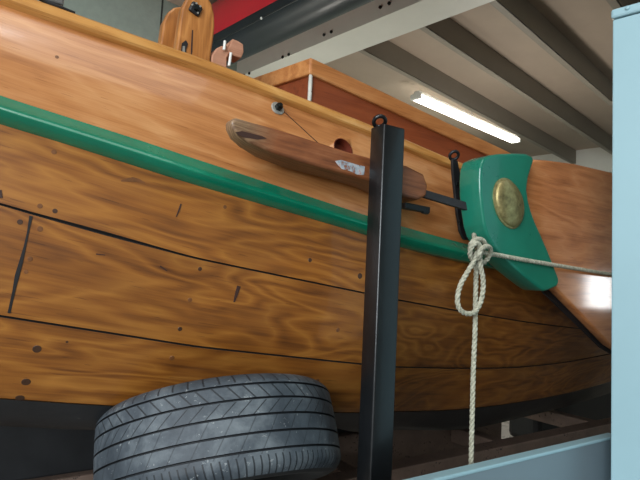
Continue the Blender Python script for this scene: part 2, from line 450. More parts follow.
def sweep(name, rowA, rowB, prof, mat, both=True):
    """prof: (outward, fraction A->B, extra z)"""
    ls = []
    for o, f, ez in prof+[prof[0]]:
        ls.append([ROW[rowA][s].lerp(ROW[rowB][s], f)+V((0, -o, ez)) for s in range(len(XS))])
    return loftmesh(name, ls, mat, both=both, autos=35)
rail = sweep('rub_rail', 'railt', 'railb', [(-.008, 0, 0), (.004, 0, 0), (.016, .24, 0), (.029, .44, 0), (.035, .56, 0), (.036, .63, 0), (.033, .70, 0), (.012, .93, 0), (.002, 1, 0), (-.008, 1, 0)], M['green'])
rail['label'] = 'glossy green rub rail'
cap = sweep('cap_rail', 'sheer', 'sheer', [(.012, 0, .002), (.016, 0, .006), (.017, 0, .014), (.016, 0, .022), (.011, 0, .027), (-.045, 0, .029), (-.05, 0, .022), (-.05, 0, -.006), (-.0, 0, -.005)], M['cap'])

# ray casting on to the built hull for everything fixed to it
def bvh(o):
    me = o.data; return BVHTree.FromPolygons([v.co for v in me.vertices], [p.vertices for p in me.polygons])
TR = [bvh(planking), bvh(topside)]
def hull(px, py):
    best = None
    for t in TR:
        h = t.ray_cast(CAM, ray(px, py).normalized())
        if h[0] and (best is None or h[3] < best[2]):
            n = h[1] if h[1].dot(ray(px, py)) < 0 else -h[1]
            best = (h[0], n, h[3])
    return best
# round scupper cut through the topside
sc_p, sc_n, _ = hull(343, 149)
cut = disc(sc_p-sc_n*.05, sc_n, .030, .1, 32)
co = link('scupper_cutter', cut, M['dent'])
md = topside.modifiers.new('b', 'BOOLEAN'); md.object = co; md.operation = 'DIFFERENCE'; md.solver = 'FAST'
dg = bpy.context.evaluated_depsgraph_get()
newme = bpy.data.meshes.new_from_object(topside.evaluated_get(dg))
topside.modifiers.clear()
if len(newme.polygons) > 100: topside.data = newme
bpy.data.objects.remove(co)
bm = bmesh.new(); nn = 28; a_ = sc_n.orthogonal().normalized(); b_ = sc_n.cross(a_)
rg = [[bm.verts.new(sc_p+sc_n*z+(a_*math.cos(2*math.pi*k/nn)+b_*math.sin(2*math.pi*k/nn))*r) for k in range(nn)] for r, z in ((.032, .0012), (.030, .0016), (.029, -.012), (.029, -.022))]
for x, y in zip(rg, rg[1:]):
    for k in range(nn): bm.faces.new((x[k], x[(k+1) % nn], y[(k+1) % nn], y[k]))
bm.faces.new(rg[-1])
o = link('scupper', bm, M['dent'], boat, True, 40); o['label'] = 'round dark red scupper hole in the topside'

# wood plugs and marks in the planks
plugs = [(54, 152, 3, 0), (40, 206, 3, 0), (55, 211, 3, 1), (20, 222, 3.2, 1), (40, 229, 3.4, 0), (30, 259, 3, 0), (26, 272, 2.5, 0), (200, 269, 2.8, 1), (190, 300, 3, 0), (180, 329, 3, 1),
         (37, 349, 5, 1), (26, 382, 5, 1), (20, 398, 5, 1), (225, 207, 2.6, 0), (310, 260, 3, 1), (360, 276, 4, 1), (317, 381, 3.6, 0), (172, 358, 3.4, 0), (338, 330, 3, 0), (67, 342, 1.6, 1), (57, 57, 2.2, 0)]
for px, py, r, dk in plugs:
    h = hull(px, py)
    if not h: continue
    bm = disc(h[0]-h[1]*.001, h[1], r*h[2]/F*.72, .0016, 16)
    link('wood_plug', bm, M['plugdark' if dk else 'plug'], boat)
def strip(name, pts, wid, mat, h=.0012):
    """thin strip of caulk lying on the hull along picture points"""
    bm = bmesh.new(); L = []
    for i, (px, py) in enumerate(pts):
        q = hull(px, py); L.append((q[0], q[1]))
    pr = []
    for i, (p, n) in enumerate(L):
        t = (L[min(i+1, len(L)-1)][0]-L[max(i-1, 0)][0]).normalized(); s = t.cross(n).normalized()
        w = wid[i] if isinstance(wid, (list, tuple)) else wid
        pr.append([bm.verts.new(p+s*w/2-n*.002), bm.verts.new(p+s*w/2*.8+n*h), bm.verts.new(p-s*w/2*.8+n*h), bm.verts.new(p-s*w/2-n*.002)])
    for a, b in zip(pr, pr[1:]):
        for k in range(4): bm.faces.new((a[k], a[(k+1) % 4], b[(k+1) % 4], b[k]))
    bm.faces.new(pr[0]); bm.faces.new(pr[-1][::-1])
    return link(name, bm, mat, boat)
bs = strip('butt_seam', [(31, 216), (28, 232), (25, 246), (21, 262), (17, 276), (14, 290), (9, 313)], [.007, .004, .005, .008, .009, .006, .006], M['caulk'])
bs['label'] = 'dark caulked butt joint between two planks'
strip('plank_scar', [(239, 286), (237, 292), (234, 302)], [.011, .010, .004], M['scar'])
strip('plank_scar', [(181, 204), (179, 210), (176, 217)], [.004, .004, .002], M['scar'])
strip('plank_scar', [(0, 190), (1, 198)], [.006, .006], M['scar'])
strip('plank_scar', [(160, 266), (167, 271)], [.004, .002], M['scar'])
strip('plank_scar', [(96, 254), (105, 255)], [.003, .002], M['scar'])
strip('plank_knot', [(121, 181), (127, 180), (133, 179.5), (139, 180.5), (145, 183)], [.003, .009, .013, .009, .003], M['plug'], .0004)
sf = strip('scarf_seam', [(282, 110), (295, 122), (308, 134), (319, 144)], .0022, M['scar'])

# bolt with washer through the topside
p, n, _ = hull(277.5, 108.5)
bo = link('through_bolt', disc(p, n, .0105, .013, 6), M['bolt'], boat)
link('washer', disc(p-n*.001, n, .0185, .004, 28), M['washer'], bo)
link('bolt_end', disc(p+n*.012, n, .0062, .007, 14), M['bolt'], bo)

# leeboard stop chock standing off the topside
YF = 1.005
out = [(231, 119), (237, 117.5), (254, 122.5), (275, 128), (300, 136), (325, 144), (350, 152), (372, 158), (407, 165.5), (424, 174), (428, 185), (427, 196), (418, 200), (405, 197),
       (372, 182), (350, 175.5), (325, 168.5), (300, 161.5), (270, 151.5), (250, 142.5), (238, 135), (232, 127)]
fr_ = [onY(x, y, YF) for x, y in out]
bm = bmesh.new(); uv = bm.loops.layers.uv.new('UVMap')
x0 = fr_[0].x
def depth_at(X):
    t = min(1, max(0, (X-x0)/.14)); return .02+.055*t**.7
a = [bm.verts.new(p) for p in fr_]
b = [bm.verts.new(V((p.x, YF+depth_at(p.x)+.012, p.z))) for p in fr_]
# inner edge: slope the front face at the worn end
bm.faces.new(a); bm.faces.new(b[::-1])
for i in range(len(a)): bm.faces.new((a[i], b[i], b[(i+1) % len(a)], a[(i+1) % len(a)]))
bmesh.ops.recalc_face_normals(bm, faces=bm.faces); bev(bm, .007, 3, 50)
ang = math.atan2(fr_[8].z-fr_[1].z, fr_[8].x-fr_[1].x)
for f in bm.faces:
    for lp in f.loops:
        q = lp.vert.co-fr_[0]; lp[uv].uv = (q.x*math.cos(ang)+q.z*math.sin(ang), -q.x*math.sin(ang)+q.z*math.cos(ang)+q.y)
chock = link('leeboard_chock', bm, M['chock'], boat, True, 40); chock['label'] = 'worn brown wooden bar with a chewed pale end'
# crack in the worn end, chipped paint further along
bm = prism([onY(x, y, YF-.0008) for x, y in ((236, 132), (242, 131), (252, 133.5), (262, 136), (267, 138.5), (258, 139.5), (246, 137.5), (239, 135.5))], V((0, .003, 0)))
link('end_crack', bm, M['scar'], chock)
bm = prism([onY(x, y, YF-.0006) for x, y in ((335, 161), (341, 160), (350, 162.5), (358, 165), (365, 166.5), (364, 175), (357, 174.5), (350, 171), (342, 169), (338, 165))], V((0, .003, 0)))
link('paint_scuff', bm, M['scuff'], chock)
# fixing blocks that hold the bar off the hull
for px, py in ((300, 150), (414, 186)):
    q = onY(px, py, YF+.05); h = hull(px, py)
    link('spacer_block', boxbm(V((q.x, (YF+.05+plan(q.x)+.02)/2, q.z)), EX, EY, EZ, .05, max(.03, plan(q.x)+.025-YF-.04), .03), M['chock'], chock)
# iron rod from the bar to the leeboard head, small hook under the bar
def bar(pa, pb, w, h, bevel=.002, upv=EZ):
    t = (pb-pa); L = t.length; t.normalize(); s = t.cross(upv).normalized(); u = s.cross(t)
    return boxbm((pa+pb)/2, t, s, u, L, w, h, None, bevel)
rod = link('pivot_rod', bar(onY(421, 193, 1.02), onY(474, 209, .95), .014, .022), M['ironblack'], boat); rod['label'] = 'black iron bar reaching to the leeboard'
hp = [onY(404, 204, 1.035), onY(414, 206, 1.03), onY(424, 208, 1.025), onY(427, 209, 1.025), onY(427.5, 212, 1.03)]
bm = bar(onY(403, 205.5, 1.04), onY(428, 210.5, 1.03), .02, .017)
bar2 = bar(onY(425.5, 208, 1.028), onY(425, 214, 1.028), .02, .012, .002, EY)
hk = link('iron_hook', bm, M['ironblack'], boat); link('hook_tip', bar2, M['ironblack'], hk)
# iron strap with an eye on the topside
pts = [(454, 160), (456, 175), (458, 195), (460, 214), (463, 232), (467, 240)]
bm = bmesh.new(); pr = []
for i, (px, py) in enumerate(pts):
    q = onY(px, py, 1.065+.012*min(1, i/2)); wv = .017 if i else .011
    pr.append([bm.verts.new(q+V((sx*wv, sy*.005, 0))) for sx, sy in ((-1, -1), (1, -1), (1, 1), (-1, 1))])
for x, y in zip(pr, pr[1:]):
    for k in range(4): bm.faces.new((x[k], x[(k+1) % 4], y[(k+1) % 4], y[k]))
bm.faces.new(pr[0]); bm.faces.new(pr[-1][::-1]); bmesh.ops.recalc_face_normals(bm, faces=bm.faces); bev(bm, .002)
strap = link('iron_strap', bm, M['ironblack'], boat); strap['label'] = 'black iron strap with an eye at its top'
link('eye', torus(onY(454, 155.5, 1.065), V((-.3, -.75, -.65)), .0135, .0048), M['ironblack'], strap, True)
for px, py in ((456.5, 184), (459.5, 222)):
    q = onY(px, py, 1.071); link('strap_bolt', disc(q, V((0, -1, 0)), .007, .006, 6), M['bolt'], strap)

# ---------------- cabin trunk
YS = 1.42
ct, cb = onY(311, 57, YS), onY(311, 74, YS)
t2 = onY(497, 146, YS)
slope = (t2.z-ct.z)/(t2.x-ct.x)
fl = onZ(252, 78, ct.z)                       # front cap goes across the boat
fd = V((fl.x-ct.x, fl.y-ct.y, 0)).normalized()
XE = 3.15; YFAR = 2*YC-YS; CH = ct.z-cb.z
TH = .03
def ctop(X): return ct.z+slope*(X-ct.x)
ffar = ct+fd*((YFAR-YS)/fd.y)
def quad(name, a, b, c, d, off, mat, par, bevel=0):
    return link(name, prism([a, b, c, d], off, bevel), mat, par)
cabin = link('cabin_side', prism([V((ct.x+.012, YS+.012, ct.z-CH+.005)), V((XE, YS+.012, ctop(XE)-CH+.005)), V((XE, YS+.012, ctop(XE)-.75)), V((ct.x+.012, YS+.012, ct.z-.75))], V((0, TH, 0))), M['mahogany'], boat)
cabin['label'] = 'red-brown wooden cabin side'
pn = V((fd.y, -fd.x, 0))
link('cabin_front', prism([ct+V((.012, .012, -CH+.005)), ffar+V((.012, 0, -CH+.005)), ffar+V((.012, 0, -.75)), ct+V((.012, .012, -.75))], pn*TH), M['mahogany'], boat)
cs = link('cabin_cap', prism([ct, V((XE, YS, ctop(XE))), V((XE, YS, ctop(XE)-CH)), ct-V((0, 0, CH))], V((0, .05, 0)), .006), M['coaming'], boat)
cs['label'] = 'pale wood cap strip along the cabin top'
link('cabin_cap', prism([ct-fd*.0, ffar, ffar-V((0, 0, CH)), ct-V((0, 0, CH))], pn*.05, .006), M['coaming'], boat)
# roof
bm = prism([ct+V((.01, .01, -.012)), V((XE, YS+.01, ctop(XE)-.012)), V((XE, YFAR-.01, ctop(XE)-.012)), ffar+V((.01, -.01, -.012))], V((0, 0, -.02)))
link('cabin_roof', bm, M['ply'], boat)
link('cabin_side', prism([V((ffar.x, YFAR, ct.z-.01)), V((XE, YFAR, ctop(XE)-.01)), V((XE, YFAR, ctop(XE)-.75)), V((ffar.x, YFAR, ct.z-.75))], V((0, -TH, 0))), M['mahogany'], boat)
q = V((ct.x+.009, YS+.009, 0))
link('corner_sealant', tube([V((q.x, q.y, ct.z-CH+.004-.03*i)) + V((random.uniform(-1, 1)*.001, 0, 0)) for i in range(14)], [.0055+.002*random.random() for _ in range(14)], 8), M['seal'], boat, True)

# ---------------- mast case, cleat and deck fitting forward of the cabin
YT = 1.5
tab = bpy.data.objects.new('mast_case', None); COL.objects.link(tab); tab.parent = boat
tl = onY(200, 40, YT); tab.location = tl-boat.location
def tlink(name, bm, mat, **k):
    o = link(name, bm, mat, None, **k); o.parent = tab; o.matrix_parent_inverse = Matrix.Translation(-tl); return o
def cheek(Y, dx, dz):
    pl = [onY(x, y, YT) for x, y in ((174, 66), (177, 44), (180, 22), (182, 8), (187, -2), (193, -7), (200, -8), (207, -4), (212, 4), (214.5, 14), (215, 26), (213.5, 40), (211, 56), (209, 74), (207, 110), (170, 110))]
    return prism([V((p.x+dx, Y, p.z+dz)) for p in pl], V((0, .04, 0)), .006)
ck = tlink('cheek', cheek(YT, 0, 0), M['mastwood'])
tlink('cheek', cheek(YT+.12, -.018, -.0), M['mastwood'])
pb = onY(195, 9.5, YT)
bp = tlink('bolt_plate', boxbm(pb+V((0, -.004, 0)), V((.93, 0, -.36)), EY, V((.36, 0, .93)), .036, .012, .036, None, .008), M['ironblack'])
tlink('axle_bolt', disc(pb+V((0, -.009, 0)), V((0, -1, 0)), .009, .008, 6), M['bolt'])
for dx, dz in ((-.013, .006), (.012, .010), (.0, .015), (.006, -.013)):
    tlink('plate_screw', disc(pb+V((dx, -.009, dz)), V((0, -1, 0)), .0032, .003, 10), M['washer'])
lp = onY(184, 47, YT)
tlink('lock_plate', prism([onY(x, y, YT-.003) for x, y in ((182, 43), (186, 40), (188, 44), (186, 50), (187, 56), (181, 54))], V((0, .004, 0))), M['ironblack'])
tlink('lock_pin', prism([onY(x, y, YT-.006) for x, y in ((183, 46), (185, 46), (185, 53), (182.5, 53))], V((0, .005, 0))), M['washer'])
tlink('wood_check', prism([onY(x, y, YT-.0006) for x, y in ((192, 30), (193.2, 30), (192.4, 52), (190.5, 60), (191, 46))], V((0, .003, 0))), M['scar'])
# pinkish cleat
clt = bpy.data.objects.new('deck_cleat', None); COL.objects.link(clt); clt.parent = boat
cl0 = onY(228, 52, YT); clt.location = cl0-boat.location
def clink(name, bm, mat, **k):
    o = link(name, bm, mat, None, **k); o.parent = clt; o.matrix_parent_inverse = Matrix.Translation(-cl0); return o
clink('cleat_base', prism([onY(x, y, YT) for x, y in ((211.5, 62), (212, 55), (217, 48), (222, 45.5), (228, 46), (230, 48), (230, 53), (227, 58), (227, 90), (211, 90))], V((0, .05, 0)), .004), M['pink'])
clink('cleat_horn', prism([onY(x, y, YT-.004) for x, y in ((227, 49), (230, 44.5), (232.5, 38.5), (238, 40.5), (243.5, 44), (244, 52), (241.5, 58), (236, 56.5), (230, 54.5))], V((0, .055, 0)), .004), M['pink'])
for (x0_, y0_, x1_, y1_) in ((225, 41, 224, 50), (231, 53, 229, 66)):
    clink('cleat_pin', tube([onY(x0_, y0_, YT-.008), onY(x1_, y1_, YT-.008)], .0045, 10), M['white'], smooth=True, autos=40)
# small steel fairlead on the deck edge
q0, q1 = onY(42, -6, 1.24), onY(75, 13, 1.24)
fb = link('fairlead', tube([onY(30, -9, 1.24), onY(48, 3, 1.24), q1], [.007, .006, .003], 10), M['ironblack'], boat, True, 40)
link('fairlead_block', boxbm(onY(52, -2, 1.26), EX, EY, EZ, .045, .04, .035, None, .004), M['bare'], fb)
link('fairlead_foot', tube([onY(52, -2, 1.26), onY(52, -2, 1.26)-V((0, 0, .08))], .008, 8), M['ironblack'], fb)

# ================================================================== leeboard
lee = empty('leeboard', onY(520, 210, .96), 'wide varnished fan-shaped leeboard with a green painted head hanging on the boat side', 'leeboard')
LB = .950
bpx = [(520, 170), (535, 159), (548, 160), (575, 163.5), (611, 172), (650, 184), (700, 206), (735, 240), (742, 300), (728, 350), (700, 382), (660, 374), (635, 361), (611, 346), (585, 319), (557, 290), (535, 268), (515, 240), (508, 205)]
bp_ = [onY(x, y, LB) for x, y in bpx]
# rounded front edges and slight camber across the width
bm = prism(bp_, V((0, .034, 0)), .008, 3, 20)
board = link('board', bm, M['leeboard'], lee, True, 35)
bm = prism([p+V((0, .0345, 0)) for p in [onY(x, y, LB) for x, y in ((556, 291), (557, 289), (585, 317.5), (611, 344), (636, 359), (634, 363), (611, 349), (584, 322), (553, 292))]], V((0, .008, 0)))
link('edge_band', bm, M['ironblack'], lee)
HF = .905
hz = [(100, 26), (122, 15), (150, 11), (200, 9), (232, 11), (250, 20), (252, 34), (245, 55), (236, 85), (232, 118), (236, 150), (243, 178), (255, 212), (272, 250), (294, 300), (314, 350), (327, 384), (328, 398), (322, 410),
      (300, 420), (284, 424), (262, 409), (230, 384), (196, 355), (160, 320), (132, 290), (113, 258), (103, 226), (96, 180), (91, 130), (90, 85), (92, 50)]
hp_ = [onY(450+x/3, 150+y/3, HF) for x, y in hz]
bm = prism(hp_, V((0, .074, 0)), .010, 3, 12)
head = link('head_cheek', bm, M['greenhead'], lee, True, 30); head['label'] = 'green painted head of the leeboard'
# domed brass boss
bc = onY(508, 203.5, HF)
bmd = bmesh.new(); nx, dm = 40, .020
ax1 = (onY(518.5, 226.5, HF)-onY(498, 181, HF)); L1 = ax1.length/2; ax1.normalize(); ax2 = ax1.cross(EY).normalized()
ax2w = abs((onY(522, 196, HF)-onY(494, 211, HF)).dot(ax2))/2
prof = [(1, -.002), (1, .003), (.97, .0045), (.93, .005)]+[(.93*math.cos(t*math.pi/2), .005+dm*math.sin(t*math.pi/2)) for t in (.1, .2, .33, .47, .62, .78, .92)]
rg = [[bmd.verts.new(bc-EY*z+(ax1*math.cos(2*math.pi*k/nx)*L1+ax2*math.sin(2*math.pi*k/nx)*L1*.80)*r) for k in range(nx)] for r, z in prof]
for x, y in zip(rg, rg[1:]):
    for k in range(nx): bmd.faces.new((x[k], x[(k+1) % nx], y[(k+1) % nx], y[k]))
bmd.faces.new(rg[-1]); bmd.faces.new(rg[0][::-1])
o = link('brass_boss', bmd, M['brass'], lee, True, 50); o['label'] = 'domed tarnished brass disc'

# ================================================================== support post
pf = .925
TL, TR_, BL, BR = onY(384.5, 123, pf), onY(405.5, 128.5, pf), onY(370.5, 480, pf), onY(392, 480, pf)
dn = (BL-TL).normalized()
post = empty('support_post', V((BL.x+.03, pf+.03, 0)), 'upright black steel post with an eye on top, in front of the boat', 'post')
def ext(p): return p+dn*((p.z-.0)/-dn.z)
W = (TR_-TL); WB = (BR-BL)
bl0 = ext(BL); br0 = bl0+V((WB.x, 0, 0))
bm = bmesh.new(); DP = .052
vs = []
for z0, p in (('t', TL), ('t', TR_), ('b', br0), ('b', bl0)): vs.append(p)
a = [bm.verts.new(p) for p in vs]; b = [bm.verts.new(p+V((0, DP, .0))) for p in vs]
bm.faces.new(a); bm.faces.new(b[::-1])
for i in range(4): bm.faces.new((a[i], b[i], b[(i+1) % 4], a[(i+1) % 4]))
bmesh.ops.recalc_face_normals(bm, faces=bm.faces); bev(bm, .005, 3)
ps = link('post_shaft', bm, M['post'], post, True, 40)
ec = onY(379.5, 121.5, pf+.03)
link('post_eye', torus(ec, V((-.25, -.62, -.74)), .0145, .0050), M['post'], post, True)
link('eye_stem', tube([ec-V((0, 0, .012)), ec-V((0, 0, .05))], .009, 10), M['post'], post, True, 40)
link('base_plate', aabox(bl0.x-.04, br0.x+.04, pf-.04, pf+.1, 0, .012, .002), M['post'], post)

# ================================================================== tyre
tc = V((.562, 1.2257, CZ-.417)); tax = V((.04, .502, 1)).normalized(); TS = .963
tyre = empty('car_tyre', tc, 'worn black car tyre wedged under the boat planks', 'tyre')
def tyre_part(name, prof, mats, mi, seg=150):
    e1 = tax.cross(V((0, .3, 1))).normalized(); e2 = tax.cross(e1)
    bm = bmesh.new(); uv = bm.loops.layers.uv.new('UVMap')
    rg = [[bm.verts.new(tc+tax*w+(e1*math.cos(2*math.pi*k/seg)+e2*math.sin(2*math.pi*k/seg))*r*TS) for k in range(seg)] for w, r in prof]
    for i in range(len(prof)-1):
        for k in range(seg):
            f = bm.faces.new((rg[i][k], rg[i][(k+1) % seg], rg[i+1][(k+1) % seg], rg[i+1][k])); f.material_index = mi[i]
            for lp, (kk, ii) in zip(f.loops, ((k, i), (k+1, i), (k+1, i+1), (k, i+1))): lp[uv].uv = (kk*2*math.pi*.3/seg, prof[ii][0]*.108/HW)
    return link(name, bm, mats, tyre, True, 35)
HW = .102
def crown(w):
    x = abs(w)/HW
    return .302-.004*x**2-.020*max(0, (x-.72)/.28)**2.2
grooves = [g*HW/.108 for g in (-.062, -.026, .011, .047, .080)]; gw = .0024
prof = []; mi = []
ws = sorted(set([round(-HW+i*2*HW/36, 4) for i in range(37)]))
segs = []
cur = -HW
for g in grooves:
    segs.append((cur, g-gw)); cur = g+gw
segs.append((cur, HW))
for si, (a, b) in enumerate(segs):
    n = 8
    for k in range(n+1):
        w = a+(b-a)*k/n; prof.append((w, crown(w))); mi.append(0)
    if si < len(segs)-1:
        mi[-1] = 1
        g = grooves[si]
        prof.append((g-gw*.7, crown(g)-.008)); mi.append(1); prof.append((g+gw*.7, crown(g)-.008)); mi.append(1)
tyre_part('tread', prof, [M['rubber'], M['groove']], mi)
for sgn in (1, -1):
    pr = [(sgn*HW, crown(HW)), (sgn*(HW+.004), .265), (sgn*(HW+.004), .245), (sgn*(HW-.004), .222), (sgn*(HW-.012), .205), (sgn*(HW-.022), .195), (sgn*(HW-.027), .200), (sgn*(HW-.022), .215), (sgn*(HW-.014), .25), (sgn*(HW-.02), .285)]
    tyre_part('sidewall', pr, M['sidewall'], [0]*len(pr), 96)

# ================================================================== trailer
trl = empty('boat_trailer', V((1.2, YC, .3)), 'brown and black steel boat trailer beneath the hull', 'trailer')
ZB = CZ-.735
for Y in (1.6, 2.45):
    o = link('side_beam', aabox(-1.2, 5.2, Y, Y+.09, ZB-.1, ZB, .006), M['trailer'], trl)
link('dark_filler_box', aabox(3.95, 5.3, 2.55, 2.85, .12, .74, .05), M['ironblack'], trl)  # made-up dark box, added to cover the lit floor beyond the trailer
link('keel_beam', aabox(-1.2, 2.7, YC-.07, YC+.07, ZB-.16, ZB+.03, .006), M['trailer'], trl)  # spine under the keel, added to close off the lit floor too
for X in (-.9, .1, 1.35, 2.3, 3.2):
    link('cross_beam', aabox(X-.04, X+.04, 1.69, 2.45, ZB-.09, ZB-.01, .005), M['trailer'], trl)
# arm with a tilted pad carrying the tyre
pc = tc-tax*(HW+.020)
e1 = tax.cross(V((0, .3, 1))).normalized(); e2 = tax.cross(e1)
link('bilge_pad', boxbm(pc, e1, e2, tax, .24, .24, .03, None, .004), M['ironblack'], trl)
link('bilge_arm', bar(pc-tax*.02+V((0, .03, -.03)), V((pc.x, 1.62, ZB-.06)), .05, .05), M['trailer'], trl)
for X in (-.6, 1.7, 3.2):
    for Y in (1.645, 2.495): link('stand', aabox(X-.03, X+.03, Y-.03, Y+.03, 0, ZB-.1, .003), M['trailer'], trl)

# ================================================================== rope
rp = empty('mooring_rope', onY(478, 250, .87), 'pale laid rope knotted beside the green leeboard head, one end hanging down', 'rope')
rr = .0064
def P(px, py, Y): return onY(px, py, Y)
def rl(name, pts, closed=False):
    o = link(name, laid(catmull(pts, 10, closed), rr, None, None, closed), M['rope'], rp, True); return o
rl('hanging_end', [P(478, 244, .865), P(476.5, 256, .868), P(476, 275, .872), P(475.5, 300, .872), P(475, 330, .872), P(473.3, 370, .872), P(472.3, 410, .872), P(471.3, 450, .872), P(471, 475, .872), P(471, 500, .872)])
rl('bight_loop', [P(476, 252, .853), P(474, 261, .852), P(467.5, 272, .853), P(460.5, 285, .855), P(457.5, 298, .856), P(459, 308, .856), P(465, 313.2, .856), P(473, 313, .855), P(479, 306, .853), P(482.5, 294, .852), P(483, 280, .851), P(480.5, 266, .85), P(480, 254, .85)])
rl('knot_turn', [P(470.5, 251, .862), P(471, 244, .85), P(476, 239.5, .845), P(482, 240, .848), P(485, 245, .856), P(481, 251, .872), P(474, 255, .874)], True)
rl('knot_turn', [P(474, 262, .866), P(470, 255, .852), P(471.5, 247, .842), P(477, 243, .838), P(479.5, 247.5, .842), P(477, 256, .856), P(475.5, 262, .872)], True)
rl('knot_turn', [P(481, 262, .862), P(478.5, 256.5, .842), P(482, 248.5, .834), P(488, 246.5, .842), P(490.5, 250.5, .854), P(488.5, 257, .868), P(484, 262.5, .872)], True)
rl('standing_end', [P(476, 246, .862), P(475, 239.5, .885), P(474, 234.5, .95), P(473.5, 229, .998), P(474, 221, 1.015)])
rl('mooring_line', [P(478, 250, .862), P(487, 253.5, .868), P(497, 255, .888), P(520, 259.2, .893), P(548, 264, .893), P(580, 269.4, .912), P(611, 274.5, .925), P(660, 281, .935), P(735, 292, .937)])

# ================================================================== foreground sheet metal
YP = .78
zt = onY(610, 437, YP).z
pan = empty('steel_barrier', V((1.0, YP, 0)), 'low grey-blue sheet steel barrier with a folded top edge, bottom right', 'barrier')
link('panel_sheet', aabox(.62, 1.6, YP+.002, YP+.016, .0, zt-.004, .001), M['panel'], pan)
link('folded_edge', aabox(.62, 1.6, YP, YP+.03, zt-.009, zt, .003), M['cabinet'], pan)  # paler steel colour stands in for light caught along the fold
# tall cabinet
cdir = V((.24, -.97, 0)).normalized(); cdep = V((.97, .24, 0)).normalized()
c0 = V((1.4385, .7205, 0)); CW, CD = 1.25, .34
# solve the top so that the corner stands where the photograph shows it
dd = ray(613, 10); ztop = CZ+dd.z*c0.y/dd.y
cab = empty('sheet_metal_cabinet', c0+cdir*CW/2+cdep*CD/2, 'tall pale blue sheet steel cabinet at the right edge', 'cabinet')
cc = c0+cdir*CW/2+cdep*CD/2
link('cabinet_body', boxbm(cc+V((0, 0, (ztop-.03)/2)), cdir, cdep, EZ, CW, CD, ztop-.03, None, .003), M['cabinet'], cab)
link('top_rim', boxbm(cc+V((0, 0, ztop-.013)), cdir, cdep, EZ, CW+.008, CD+.008, .027, None, .006), M['cabinet'], cab)
nrm = -cdep
q = onPlane(627.5, 8, c0-cdep*.004, cdep)
link('rim_screw', disc(q, nrm, .0062, .002, 20, dome=.003), M['cabinet'], cab, True, 50)

# ================================================================== second boat stored behind
def structure(o): o['kind'] = 'structure'; return o
ZBEAM = CZ+2.4
sb = onPlane(262, 14, B(2.75, 0, 0), BU)
sb = toB(sb)
axz = sb.z+.03; RS = .215; SU = 2.69+RS
st = empty('stored_hull', B(2.75+.30, 3.2, axz), 'round red and blue-black hull stored under the grey roof beam', 'hull')
def hullpart(name, a0, a1, mat, n=18, extra=0):
    bm = bmesh.new(); rg = []
    vs = [5.12-i*.1 for i in range(0, 45)]
    for i, v in enumerate(vs):
        s = min(1, .7+.3*math.sin(min(1, i/4)*math.pi/2))
        rg.append([bm.verts.new(B(SU, v, axz)+(BU*(-math.cos(a))*1.0+EZ*math.sin(a)*(2.3 if math.sin(a) > 0 else 1.0))*(RS*s+extra)) for a in [a0+(a1-a0)*k/n for k in range(n+1)]])
    for x, y in zip(rg, rg[1:]):
        for k in range(n): bm.faces.new((x[k], x[k+1], y[k+1], y[k]))
    bm.faces.new(rg[0]); bm.faces.new(rg[-1][::-1])
    return link(name, bm, mat, st, True, 50)
A0 = math.radians(-8)
hullpart('red_topside', A0, math.radians(188), M['red'])
hullpart('dark_bottom', math.radians(-188), A0, M['navy'], 24, .004)
ca = A0-math.radians(20)
vsx = [4.4-i*.1 for i in range(37)]
def onst(v, a, ex=.004): return B(SU, v, axz)+(BU*(-math.cos(a))+EZ*math.sin(a))*(RS+ex)
link('seam_cord', tube([onst(v, ca, .005) for v in vsx], .007, 8), M['cord'], st, True)
for v in (2.0, 2.55, 3.1, 3.65):
    link('rivet', disc(onst(v, ca, .008), BU*-math.cos(ca)+EZ*math.sin(ca), .012, .004, 12, dome=.005), M['white'], st, True)

for v in (.9, 2.9, 4.5):
    link('sling', tube([B(SU, v, axz+RS*2.25), B(SU, v, 4.36)], .012, 8), M['cord'], st)
# ================================================================== the hall
def slab(name, u0, u1, v0, v1, z0, z1, mat, bevel=0):
    o = link(name, boxbm(B((u0+u1)/2, (v0+v1)/2, (z0+z1)/2), BU, BV, EZ, u1-u0, v1-v0, z1-z0, None, bevel), mat); return structure(o)
U0_, U1_, V0_, V1_ = -4.5, toB(onZ(589, 163, CZ+2.4+.31)).x+.3, -5.0, 5.2
print('UFAR', U1_)
ZR = 4.36
slab('floor', U0_-.1, U1_+.1, V0_-3, V1_+.1, -.1, 0, M['floor'])
slab('ceiling', U0_-.1, U1_+.1, V0_, V1_+.1, ZR, ZR+.08, M['deckroof'])
slab('wall_back', U0_-.1, U1_+.1, V1_, V1_+.1, 0, ZR, M['wall'])
slab('wall_left', U0_-.1, U0_, .6, V1_, 0, ZR, M['wall'])
slab('wall_front_block', -2.2, U1_+.1, V0_-.1, V0_, 0, ZR, M['wall'])  # unseen wall, added to keep daylight off the right side
slab('wall_right', U1_, U1_+.1, V0_, V1_, 0, ZR, M['wall'])
sm = toB(onPlane(161, 20, B(0, V1_, 0), BV)).x
k = 1
for i in range(-2, 6):
    slab('trim_%d' % k, sm+i*1.9-.008, sm+i*1.9+.008, V1_-.006, V1_, 0, ZR, M['wallseam']); k += 1
